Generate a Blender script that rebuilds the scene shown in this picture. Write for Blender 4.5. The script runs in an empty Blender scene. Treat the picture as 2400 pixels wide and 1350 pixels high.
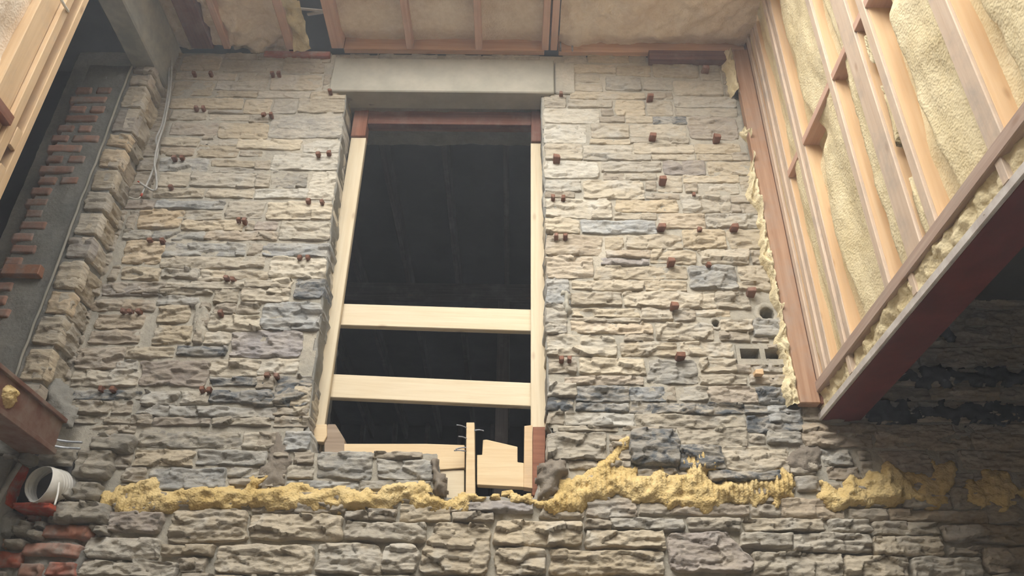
import bpy, bmesh, math, random
import numpy as np
from mathutils import Vector, Matrix

# ------------------------------------------------------------------ camera, sky, sun, exposure
SC = bpy.context.scene
COL = SC.collection
FPX = 1883.0                                   # focal length for a 2400 px wide frame
PITCH, ROLL, YAW = [math.radians(a) for a in (32.1, 0.82, -0.35)]
CAM = np.array([0.0, -3.3, 1.6])
_F = np.array([math.sin(YAW)*math.cos(PITCH), math.cos(YAW)*math.cos(PITCH), math.sin(PITCH)])
_R0 = np.array([math.cos(YAW), -math.sin(YAW), 0.0]); _U0 = np.cross(_R0, _F)
_R = math.cos(ROLL)*_R0 + math.sin(ROLL)*_U0
_U = -math.sin(ROLL)*_R0 + math.cos(ROLL)*_U0
cam_data = bpy.data.cameras.new('camera'); cam = bpy.data.objects.new('camera', cam_data); COL.objects.link(cam)
cam_data.sensor_width = 36.0; cam_data.lens = 36.0*FPX/2400.0; cam_data.clip_start = 0.05
M3 = Matrix([[_R[i], _U[i], -_F[i]] for i in range(3)])
cam.matrix_world = Matrix.Translation(Vector(CAM)) @ M3.to_4x4()
SC.camera = cam

world = bpy.data.worlds.new('sky'); SC.world = world; world.use_nodes = True
bg = world.node_tree.nodes['Background']; bg.inputs[0].default_value = (0.97, 0.98, 1.0, 1); bg.inputs[1].default_value = 6.0
sun_data = bpy.data.lights.new('sun', 'SUN'); sun = bpy.data.objects.new('sun', sun_data); COL.objects.link(sun)
sun_data.energy = 8.0; sun_data.angle = math.radians(60); sun_data.color = (1.0, 0.98, 0.94)
sun.rotation_euler = Vector((0.26, 0.79, -0.56)).to_track_quat('-Z', 'Y').to_euler()
sun.location = (-2, -4, 9)
SC.view_settings.view_transform = 'Standard'; SC.view_settings.look = 'None'
SC.view_settings.gamma = 1.0; SC.view_settings.use_curve_mapping = False
SC.view_settings.exposure = -0.15

# ------------------------------------------------------------------ measuring: photo pixel -> point on a real plane
def on(ax, val, px, py):
    d = _F + _R*(px-1200)/FPX + _U*(675-py)/FPX
    return CAM + d*(val-CAM[ax])/d[ax]
CROP = {k: (600*(i % 4), (0, 340, 680, 1010)[i//4]) for i, k in enumerate('ABCDEFGHIJKLMNOP')}
def cp(k, X, Y): return CROP[k][0]+X/3.97, CROP[k][1]+Y/3.97

# ------------------------------------------------------------------ noise (numpy)
def _h(ix, iy, iz, s):
    n = (ix.astype(np.int64)*374761393 + iy.astype(np.int64)*668265263 + iz.astype(np.int64)*2147483647 + s*974634541) & 0xffffffff
    n = ((n ^ (n >> 13))*1274126177) & 0xffffffff
    n = ((n ^ (n >> 16))*2246822519) & 0xffffffff
    return ((n ^ (n >> 15)) & 0xffffff)/float(0xffffff)
def vn(x, y, z=0.0, s=0):
    x, y, z = np.broadcast_arrays(np.asarray(x, float), np.asarray(y, float), np.asarray(z, float))
    ix, iy, iz = np.floor(x), np.floor(y), np.floor(z)
    fx, fy, fz = x-ix, y-iy, z-iz
    fx, fy, fz = [t*t*(3-2*t) for t in (fx, fy, fz)]
    r = 0
    for a in (0, 1):
        for b in (0, 1):
            for c in (0, 1):
                r = r + _h(ix+a, iy+b, iz+c, s)*(fx if a else 1-fx)*(fy if b else 1-fy)*(fz if c else 1-fz)
    return r*2-1
def fbm(x, y, z=0.0, s=0, o=4, g=0.5):
    r, a = 0, 1.0
    for i in range(o):
        k = 2.03**i
        r = r + a*vn(np.asarray(x)*k+i*7.1, np.asarray(y)*k+i*3.7, np.asarray(z)*k, s+i); a *= g
    return r
def facets(x, y, s=0, slope=0.35):
    x = np.asarray(x, float); y = np.asarray(y, float)
    ix, iy = np.floor(x), np.floor(y); best = np.full(x.shape, 1e9); val = np.zeros(x.shape); zz = np.zeros(x.shape)
    for a in (-1, 0, 1):
        for b in (-1, 0, 1):
            cx, cy = ix+a, iy+b
            qx = cx+_h(cx, cy, zz, s); qy = cy+_h(cx, cy, zz+1, s)
            d = (x-qx)**2+(y-qy)**2
            v = (_h(cx, cy, zz+2, s)-.5)+slope*((_h(cx, cy, zz+3, s)-.5)*2*(x-qx)+(_h(cx, cy, zz+4, s)-.75)*2*(y-qy))
            m = d < best
            best = np.where(m, d, best); val = np.where(m, v, val)
    return val
def sstep(t): t = np.clip(t, 0, 1); return t*t*(3-2*t)

# ------------------------------------------------------------------ materials
def lin(c): return tuple(((v/255)/12.92 if v/255 <= .04045 else ((v/255+.055)/1.055)**2.4) for v in c)+(1,)
class NT:
    def __init__(s, name):
        s.m = bpy.data.materials.new(name); s.m.use_nodes = True; s.t = s.m.node_tree; s.n = s.t.nodes
        s.b = s.n['Principled BSDF']; s.b.inputs['Roughness'].default_value = .9
        s.b.inputs['Specular IOR Level'].default_value = .25
    def add(s, typ, **kw):
        nd = s.n.new(typ)
        for k, v in kw.items():
            if k[0] == '_': setattr(nd, k[1:], v)
            else: s.set(nd.inputs[k.replace('__', ' ')], v)
        return nd
    def set(s, sock, v):
        if isinstance(v, bpy.types.NodeSocket): s.t.links.new(v, sock)
        else: sock.default_value = v
    def coord(s, scale=(1, 1, 1), rnd=True, rot=(0, 0, 0)):
        tc = s.add('ShaderNodeTexCoord'); mp = s.add('ShaderNodeMapping'); mp.inputs['Scale'].default_value = scale
        mp.inputs['Rotation'].default_value = rot
        s.set(mp.inputs['Vector'], tc.outputs['Object'])
        if rnd:
            oi = s.add('ShaderNodeObjectInfo'); mu = s.add('ShaderNodeMath', _operation='MULTIPLY'); s.set(mu.inputs[0], oi.outputs['Random']); mu.inputs[1].default_value = 37.0
            s.set(mp.inputs['Location'], mu.outputs[0])
        return mp.outputs[0]
    def noise(s, vec, scale, detail=5, rough=.6, dist=0.0):
        nd = s.add('ShaderNodeTexNoise', Scale=scale, Detail=detail, Roughness=rough, Distortion=dist); s.set(nd.inputs['Vector'], vec)
        return nd.outputs['Fac']
    def voro(s, vec, scale, feature='F1', out='Distance'):
        nd = s.add('ShaderNodeTexVoronoi', Scale=scale, _feature=feature); s.set(nd.inputs['Vector'], vec); return nd.outputs[out]
    def ramp(s, fac, p0, p1, c0=(0, 0, 0, 1), c1=(1, 1, 1, 1)):
        nd = s.add('ShaderNodeValToRGB'); e = nd.color_ramp.elements
        e[0].position, e[1].position = p0, p1; e[0].color, e[1].color = c0, c1
        s.set(nd.inputs[0], fac); return nd.outputs[0]
    def mix(s, fac, a, b, mode='MIX'):
        nd = s.add('ShaderNodeMix', _data_type='RGBA', _blend_type=mode)
        s.set(nd.inputs[0], fac); s.set(nd.inputs[6], a); s.set(nd.inputs[7], b); return nd.outputs[2]
    def bump(s, h, strength, dist, nrm=None):
        nd = s.add('ShaderNodeBump', Strength=strength, Distance=dist); s.set(nd.inputs['Height'], h)
        if nrm is not None: s.set(nd.inputs['Normal'], nrm)
        return nd.outputs[0]
    def done(s, col, nrm=None):
        s.set(s.b.inputs['Base Color'], col)
        if nrm is not None: s.set(s.b.inputs['Normal'], nrm)
        return s.m
MAT = {}
def m_stone():
    t = NT('stone'); oi = t.add('ShaderNodeObjectInfo')
    v = t.coord(); vs = t.coord((3, 3, 11))
    base = oi.outputs['Color']
    n1 = t.noise(v, 9, 4); n2 = t.noise(vs, 4, 6, .65, .6); n3 = t.noise(v, 55, 3)
    c = t.mix(t.ramp(n1, .35, .72), base, lin((184, 171, 148)), 'MIX')
    c = t.mix(.45, base, c)
    dk = t.mix(t.ramp(n2, .30, .52), (.62, .61, .61, 1), (1, 1, 1, 1))
    c = t.mix(.6, c, dk, 'MULTIPLY')
    c = t.mix(t.ramp(t.noise(v, 5, 5), .55, .72), c, t.mix(.55, c, lin((184, 182, 174))))
    sl = t.add('ShaderNodeMath', _operation='MULTIPLY'); t.set(sl.inputs[0], t.ramp(t.noise(t.coord((1, 1, 2.2)), 11, 5, .7, .8), .45, .60)); t.set(sl.inputs[1], oi.outputs['Alpha'])
    c = t.mix(sl.outputs[0], c, lin((88, 92, 95)))
    c = t.mix(.35, c, t.ramp(n3, .2, .8, (.55, .55, .55, 1), (1.2, 1.2, 1.2, 1)), 'MULTIPLY')
    b = t.bump(n2, .5, .012); b = t.bump(n3, .5, .005, b); b = t.bump(t.noise(vs, 42, 4, .7), .5, .003, b); b = t.bump(t.voro(t.coord((1, 1, 2.6), True, (0, .15, 0)), 19), .45, .012, b)
    return t.done(c, b)
def m_mortar(name, c0, c1, sc=1.0):
    t = NT(name); v = t.coord((sc, sc, sc), False)
    c = t.mix(t.ramp(t.noise(v, 3.2, 6, .65), .36, .66), lin(c0), lin(c1))
    n = t.noise(v, 60, 4, .7); c = t.mix(.4, c, t.ramp(n, .25, .75, (.6, .6, .6, 1), (1.15, 1.15, 1.15, 1)), 'MULTIPLY')
    b = t.bump(t.noise(v, 14, 6, .6), .5, .02); b = t.bump(n, .5, .006, b)
    return t.done(c, b)
def m_wood(name, c0, c1, knots=.5, dirt=0.0, rough=.75):
    t = NT(name); v = t.coord((1.2, 26, 26)); vk = t.coord((3, 7, 7)); vd = t.coord()
    g = t.noise(v, 2.2, 6, .6, .35)
    c = t.mix(t.ramp(g, .3, .72), lin(c0), lin(c1))
    k = t.voro(vk, 1.5); c = t.mix(t.ramp(k, .05, .14, (knots,)*3+(1,), (0, 0, 0, 1)), c, lin((120, 78, 46)))
    if dirt: c = t.mix(t.ramp(t.noise(vd, 7, 5, .7), .48, .75, (0, 0, 0, 1), (dirt,)*3+(1,)), c, lin((150, 142, 132)))
    return_ = t.done(c, t.bump(g, .25, .004)); t.b.inputs['Roughness'].default_value = rough
    return return_
def m_foam(name, c0, c1, pop=1.0):
    t = NT(name); v = t.coord((1, 1, 1), False)
    n = t.noise(v, 4, 4); c = t.mix(t.ramp(n, .32, .7), lin(c0), lin(c1))
    p = t.voro(v, 120, 'SMOOTH_F1'); q = t.noise(v, 34, 5, .6)
    c = t.mix(.3, c, t.ramp(q, .25, .7, (.62, .5, .34, 1), (1.08, 1.08, 1.05, 1)), 'MULTIPLY')
    b = t.bump(q, .3*pop, .012); b = t.bump(p, .6*pop, .008, b)
    return t.done(c, b)
def m_brick():
    t = NT('brick'); oi = t.add('ShaderNodeObjectInfo'); v = t.coord()
    n = t.noise(v, 14, 6, .65)
    c = t.mix(t.ramp(n, .45, .7), oi.outputs['Color'], lin((150, 138, 126)))
    m = t.noise(v, 70, 3); c = t.mix(.4, c, t.ramp(m, .25, .75, (.6, .6, .6, 1), (1.15, 1.15, 1.15, 1)), 'MULTIPLY')
    return t.done(c, t.bump(n, .5, .008))
def m_plain(name, c0, c1, sc=8, bumps=.2, rough=.6, metal=0.0, thr=(.4, .65)):
    t = NT(name); v = t.coord((1, 1, 1))
    n = t.noise(v, sc, 5, .65); c = t.mix(t.ramp(n, *thr), lin(c0), lin(c1))
    t.b.inputs['Roughness'].default_value = rough; t.b.inputs['Metallic'].default_value = metal
    return t.done(c, t.bump(n, bumps, .006))
MAT['stone'] = m_stone()
MAT['mortar'] = m_mortar('mortar', (148, 143, 130), (178, 169, 151))
MAT['cement'] = m_mortar('cement', (122, 120, 112), (150, 145, 134))
MAT['rubble'] = m_mortar('rubble', (108, 98, 86), (140, 130, 116))
MAT['concrete'] = m_plain('concrete', (150, 146, 132), (166, 160, 145), 5, .15, .9)
MAT['concrete_grey'] = m_plain('concrete_grey', (136, 136, 128), (160, 155, 142), 6, .25, .95)
MAT['pine'] = m_wood('new_pine', (202, 184, 152), (216, 202, 174), .35)
MAT['pine_dusty'] = m_wood('dusty_pine', (196, 164, 124), (212, 184, 146), .4, .35)
MAT['ply'] = m_wood('cut_pine', (206, 178, 138), (218, 196, 158), .3)
MAT['orange'] = m_wood('orange_framing', (206, 170, 128), (216, 186, 148), .3, .0)
MAT['stud'] = m_wood('dusty_framing', (190, 166, 142), (206, 186, 164), .35, .6)
MAT['redpost'] = m_wood('red_old_wood', (114, 72, 52), (148, 100, 76), .5, .3)
MAT['brownold'] = m_wood('brown_old_wood', (92, 58, 46), (122, 84, 68), .4, .3)
MAT['pinkwood'] = m_wood('pink_rafter', (190, 150, 128), (208, 174, 152), .4, .35)
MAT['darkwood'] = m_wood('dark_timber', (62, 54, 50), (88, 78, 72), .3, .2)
MAT['greywood'] = m_wood('grey_offcut', (132, 114, 96), (160, 142, 122), .3, .4)
MAT['cornerpost'] = m_wood('dusty_red_post', (146, 110, 84), (172, 140, 114), .4, .45)
MAT['ledger'] = m_wood('ledger_wood', (188, 144, 112), (206, 168, 134), .5, .2)
MAT['plate'] = m_wood('mauve_plate', (158, 134, 118), (182, 160, 144), .3, .4)
MAT['plug'] = m_wood('plug_wood', (104, 70, 54), (134, 94, 74), .4, .3)
MAT['foam'] = m_foam('cream_foam', (206, 190, 150), (218, 205, 170), .6)
MAT['foam_pink'] = m_foam('ceiling_foam', (216, 196, 170), (232, 218, 198), .6)  # lighter pinkish foam copy; the bright haze under the ceiling is in its colour
MAT['foam_yellow'] = m_foam('yellow_foam', (190, 163, 104), (210, 188, 138), 1.0)
MAT['brick'] = m_brick()
MAT['redsteel'] = m_plain('red_primer_steel', (96, 34, 32), (112, 44, 40), 5, .1, .5)
MAT['dustysteel'] = m_plain('dusty_flange', (178, 168, 160), (210, 204, 196), 9, .3, .85)
MAT['ruststeel'] = m_plain('rusty_steel', (112, 76, 60), (134, 116, 102), 7, .3, .75)
MAT['tar'] = m_plain('black_tar', (16, 16, 18), (30, 29, 30), 16, .7, .55)
MAT['dark'] = m_plain('shade_dark', (64, 62, 60), (76, 73, 70), 2, .1, .95)  # dark base colour puts the shade of the unlit rooms into their surfaces
MAT['plaster'] = m_plain('old_plaster', (150, 142, 130), (168, 160, 148), 2, .1, .95)
MAT['cable'] = m_plain('grey_cable', (152, 150, 142), (176, 172, 164), 20, .05, .5)
MAT['copper'] = m_plain('copper_red', (168, 70, 50), (184, 96, 70), 20, .05, .5)
MAT['pvc'] = m_plain('white_plastic', (206, 202, 190), (222, 218, 208), 12, .1, .45)
MAT['metal'] = m_plain('galvanised', (150, 152, 154), (184, 186, 188), 30, .1, .45, .6)
MAT['floorc'] = m_plain('floor_dust', (160, 152, 140), (180, 172, 160), 2, .2, .95)
MAT['nail'] = m_plain('nail_steel', (110, 112, 116), (150, 152, 156), 30, .05, .4, .7)

# ------------------------------------------------------------------ object helpers
def link(name, me, mat, parent=None, loc=None, smooth=True, color=None):
    if mat: me.materials.append(MAT[mat])
    if smooth: me.shade_smooth()
    o = bpy.data.objects.new(name, me); COL.objects.link(o)
    if loc is not None: o.location = loc
    if parent is not None: o.parent = parent
    if color is not None: o.color = color
    return o
def mesh(name, V, Fs):
    me = bpy.data.meshes.new(name); me.from_pydata(np.asarray(V, float).tolist(), [], [list(map(int, f)) for f in Fs]); me.update(); return me
def gridmesh(name, P, keep=None):
    n0, n1 = P.shape[:2]; idx = np.arange(n0*n1).reshape(n0, n1)
    q = np.stack([idx[:-1, :-1], idx[:-1, 1:], idx[1:, 1:], idx[1:, :-1]], -1)
    q = q[keep] if keep is not None else q.reshape(-1, 4)
    used = np.unique(q); rm = np.full(n0*n1, -1); rm[used] = np.arange(len(used))
    V = P.reshape(-1, 3)[used]; q = rm[q]
    me = bpy.data.meshes.new(name); me.vertices.add(len(V)); me.vertices.foreach_set('co', V.ravel())
    me.loops.add(q.size); me.loops.foreach_set('vertex_index', q.ravel().astype(np.int32))
    me.polygons.add(len(q)); me.polygons.foreach_set('loop_start', np.arange(0, q.size, 4, dtype=np.int32))
    me.update(calc_edges=True); me.validate(); return me
def empty(name, loc=(0, 0, 0)):
    o = bpy.data.objects.new(name, None); COL.objects.link(o); o.location = loc; o.empty_display_size = .1; return o
def tag(o, label, cat=None, group=None, kind=None):
    o['label'] = label
    if cat: o['category'] = cat
    if group: o['group'] = group
    if kind: o['kind'] = kind
    return o
def setparent(o, p):
    if p is None: return o
    bpy.context.view_layer.update() if False else None
    o.parent = p; o.location = Vector(o.location)-Vector(p.location); return o
def box(name, lo, hi, mat, parent=None, bev=.003, axis=None, smooth=False, jit=0.0, color=None, rot=None):
    """box from lo to hi (world); object's local X runs along the longest side so that grain follows it"""
    lo, hi = np.array(lo, float), np.array(hi, float); c = (lo+hi)/2; d = hi-lo
    ax = int(np.argmax(d)) if axis is None else axis
    L, a, b = [(d[0], d[1], d[2]), (d[1], d[0], d[2]), (d[2], d[1], d[0])][ax]
    bm = bmesh.new(); bmesh.ops.create_cube(bm, size=1.0)
    for v in bm.verts: v.co = Vector((v.co.x*L, v.co.y*a, v.co.z*b))
    if jit:
        r = random.Random(int(c[0]*1000+c[2]*777+c[1]*31))
        for v in bm.verts: v.co += Vector([r.uniform(-jit, jit) for _ in range(3)])
    if bev: bmesh.ops.bevel(bm, geom=bm.edges[:], offset=min(bev, min(L, a, b)*.2), segments=1, affect='EDGES')
    me = bpy.data.meshes.new(name); bm.to_mesh(me); bm.free()
    o = link(name, me, mat, None, None, smooth, color)
    R = [Matrix.Identity(3), Matrix(((0, -1, 0), (1, 0, 0), (0, 0, 1))), Matrix(((0, 0, -1), (0, 1, 0), (1, 0, 0)))][ax]
    if rot is not None: R = rot @ R
    o.rotation_euler = R.to_euler(); o.location = c
    return setparent(o, parent)
def stick(name, p0, p1, w, h, mat, parent=None, up=(0, 0, 1), bev=.003, shift=(0, 0)):
    """lumber from p0 to p1, w across, h along up"""
    p0, p1 = Vector(p0), Vector(p1); x = (p1-p0); L = x.length; x.normalize()
    y = Vector(up).cross(x).normalized(); z = x.cross(y)
    bm = bmesh.new(); bmesh.ops.create_cube(bm, size=1.0)
    for v in bm.verts: v.co = Vector((v.co.x*L, v.co.y*w, v.co.z*h))
    bmesh.ops.bevel(bm, geom=bm.edges[:], offset=bev, segments=1, affect='EDGES')
    me = bpy.data.meshes.new(name); bm.to_mesh(me); bm.free()
    o = link(name, me, mat, None, None, False)
    o.rotation_euler = Matrix((x, y, z)).transposed().to_euler(); o.location = (p0+p1)/2
    return setparent(o, parent)
def tube(name, pts, r, mat, parent=None, n=10, rib=0.0, nrib=0, caps=True, sub=6, inner=0.0):
    P = np.array(pts, float)
    if len(P) > 2:                                # Catmull-Rom
        Q = np.vstack([2*P[0]-P[1], P, 2*P[-1]-P[-2]]); out = []
        for i in range(len(P)-1):
            for t in np.linspace(0, 1, sub, endpoint=False):
                a, b, c, d = Q[i:i+4]
                out.append(.5*((2*b)+(-a+c)*t+(2*a-5*b+4*c-d)*t*t+(-a+3*b-3*c+d)*t**3))
        out.append(P[-1]); P = np.array(out)
    if nrib:
        s = np.linspace(0, 1, nrib*4+1); k = np.linspace(0, 1, len(P)); P = np.stack([np.interp(s, k, P[:, i]) for i in range(3)], 1)
    T = np.gradient(P, axis=0); T /= np.linalg.norm(T, axis=1)[:, None]
    ref = np.array([.3, .2, 1.0]) if abs(T[0][2]) < .8 else np.array([1.0, .1, .2])
    V, Fs = [], []
    for i in range(len(P)):
        u = np.cross(T[i], ref); u /= np.linalg.norm(u); w = np.cross(T[i], u)
        rr = r*(1+rib*(1 if i % 4 < 2 else -1)) if nrib else r
        for j in range(n):
            a = 2*math.pi*j/n; V.append(P[i]+rr*(math.cos(a)*u+math.sin(a)*w))
    for i in range(len(P)-1):
        for j in range(n):
            Fs.append((i*n+j, i*n+(j+1) % n, (i+1)*n+(j+1) % n, (i+1)*n+j))
    if inner:
        k = len(V)
        for i in range(len(P)):
            for j in range(n): V.append(P[i]+(np.array(V[i*n+j])-P[i])*inner)
        for i in range(len(P)-1):
            for j in range(n): Fs.append((k+i*n+j, k+(i+1)*n+j, k+(i+1)*n+(j+1) % n, k+i*n+(j+1) % n))
        for j in range(n): Fs.append((j, k+j, k+(j+1) % n, (j+1) % n))
    elif caps:
        Fs.append(tuple(range(n))[::-1]); Fs.append(tuple(range((len(P)-1)*n, len(P)*n)))
    V = np.array(V); c = V.mean(0)
    o = link(name, mesh(name, V-c, Fs), mat, None, c)
    return setparent(o, parent)

def indist(X, Z, poly):
    """signed distance to polygon (positive inside), vectorised"""
    poly = np.asarray(poly, float); ins = np.zeros(X.shape, bool); dm = np.full(X.shape, 1e9)
    for (x0, z0), (x1, z1) in zip(poly, np.roll(poly, -1, 0)):
        ex, ez = x1-x0, z1-z0
        t = np.clip(((X-x0)*ex+(Z-z0)*ez)/(ex*ex+ez*ez+1e-12), 0, 1)
        dm = np.minimum(dm, (X-x0-t*ex)**2+(Z-z0-t*ez)**2)
        c = ((z0 > Z) != (z1 > Z)); xx = x0+(Z-z0)*ex/np.where(abs(ez) < 1e-12, 1e-12, ez)
        ins ^= c & (X < xx)
    return np.where(ins, 1, -1)*np.sqrt(dm)

def patch(name, poly_px, mat, thick, edge, parent=None, cell=.007, seed=0, lump=.012, ridge=0.0, ybase=0.0, wob=.012, flat=0.0):
    """irregular crust stuck on the stone wall (plane y=ybase), outline measured in the photo"""
    poly = np.array([on(1, ybase, *p)[[0, 2]] for p in poly_px])
    x0, z0 = poly.min(0)-.03; x1, z1 = poly.max(0)+.03
    xs = np.arange(x0, x1, cell); zs = np.arange(z0, z1, cell); X, Z = np.meshgrid(xs, zs, indexing='ij')
    d = indist(X, Z, poly)+wob*fbm(X*28, Z*28, 0, seed, 3)
    H = thick*(.5+.5*sstep(d/edge))
    H = H*(1+.35*fbm(X*9, Z*9, 0, seed+5, 3))+lump*sstep(d/edge)*fbm(X*34, Z*34, 0, seed+9, 3)
    if ridge:
        m = sstep(vn(X*3, Z*5, 0, seed+3)*1.5+.6)
        H += ridge*m*np.sin(X*2*math.pi/.021+2*vn(X*4, Z*6, 0, seed))*sstep(d/edge)
    Y = np.where(d > 0, ybase-np.maximum(H, .003), ybase+.006)
    ok = d > 0; k = ok[:-1, :-1] | ok[1:, :-1] | ok[:-1, 1:] | ok[1:, 1:]
    c = np.array([(x0+x1)/2, ybase, (z0+z1)/2])
    P = np.stack([X, Y, Z], -1)-c
    return setparent(link(name, gridmesh(name, P, k), mat, None, c), parent)

# ------------------------------------------------------------------ stones
PAL = dict(t=(174, 163, 143), l=(194, 186, 168), g=(160, 156, 146), b=(157, 158, 155), p=(140, 131, 128), o=(186, 166, 138), d=(128, 128, 126), w=(156, 142, 126))
def stone_color(ch, r):
    c = (np.array(PAL[ch], float)*.68+.32*np.array(PAL['t'], float))*r.uniform(.92, 1.07)+np.array([1, .1, -1.2])*r.uniform(-5, 5)
    return lin(np.clip(c, 10, 250))[:3]+({'d': .95, 'b': .35, 'p': .15, 'g': .15}.get(ch, 0.0),)   # alpha: share of dark slate faces
def ledges(X, Z, seed):
    """stepped layers of split stone"""
    u = Z*48+1.3*fbm(X*5, Z*9, 0, seed, 3); k = np.floor(u); z0 = np.zeros_like(u)
    v = np.floor(X*7+3*_h(k, z0, z0, seed)+.6*vn(X*20, Z*20, 0, seed+1))
    return _h(k, v, z0, seed+2)-.5+.35*(.5-(u-k))
def stone_grid(w, h, proud, skirt, seed, cell=.0065, rough=1.0, cut=None):
    nx, nz = max(7, int(w/cell)), max(6, int(h/cell))
    sx = np.linspace(-1, 1, nx+1); sz = np.linspace(-1, 1, nz+1)
    S, T = np.meshgrid(sx, sz, indexing='ij'); A, B = abs(S), abs(T)
    rc = min(w, h)*.10
    X = S*w/2-np.sign(S)*rc*A**8*B**8; Z = T*h/2-np.sign(T)*rc*A**8*B**8
    o = seed*3.17
    X = X+.011*A**2*fbm(Z*18+o, np.sign(S)*5+o, 0, seed, 3)*min(1, rough)
    Z = Z+.008*B**2*fbm(X*9+o, np.sign(T)*5-o, 0, seed+1, 3)*min(1, rough)
    if cut is not None: X, Z = cut(X, Z)
    e = np.minimum((1-A)*w/2, (1-B)*h/2)
    pr = sstep(e/min(.007, h*.15))
    fc = facets(X*11+o, Z*20+o*1.3, seed, 1.0)
    fs = facets(X*30+o, Z*62+o, seed+3, .8)
    lg = ledges(X+o, Z+o, seed+5)
    kind = _h(np.array(seed), np.array(1), np.array(2), 9)       # some split in layers, some in facets
    H = proud*(.5+.5*pr)+pr*rough*((.011+.010*kind)*fc+.0045*fs+(.011-.007*kind)*lg-.007*np.abs(vn(X*16+o, Z*42+o, 0, seed+7))-.004*np.abs(vn(X*40+o, Z*95+o, 0, seed+8))+.004)+pr*.003*(1-S*S)*(1-T**4)*rough
    H = np.maximum(H, .0048)
    Y = np.where((A > .999) | (B > .999), skirt, -H)
    return np.stack([X, Y, Z], -1)

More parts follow.
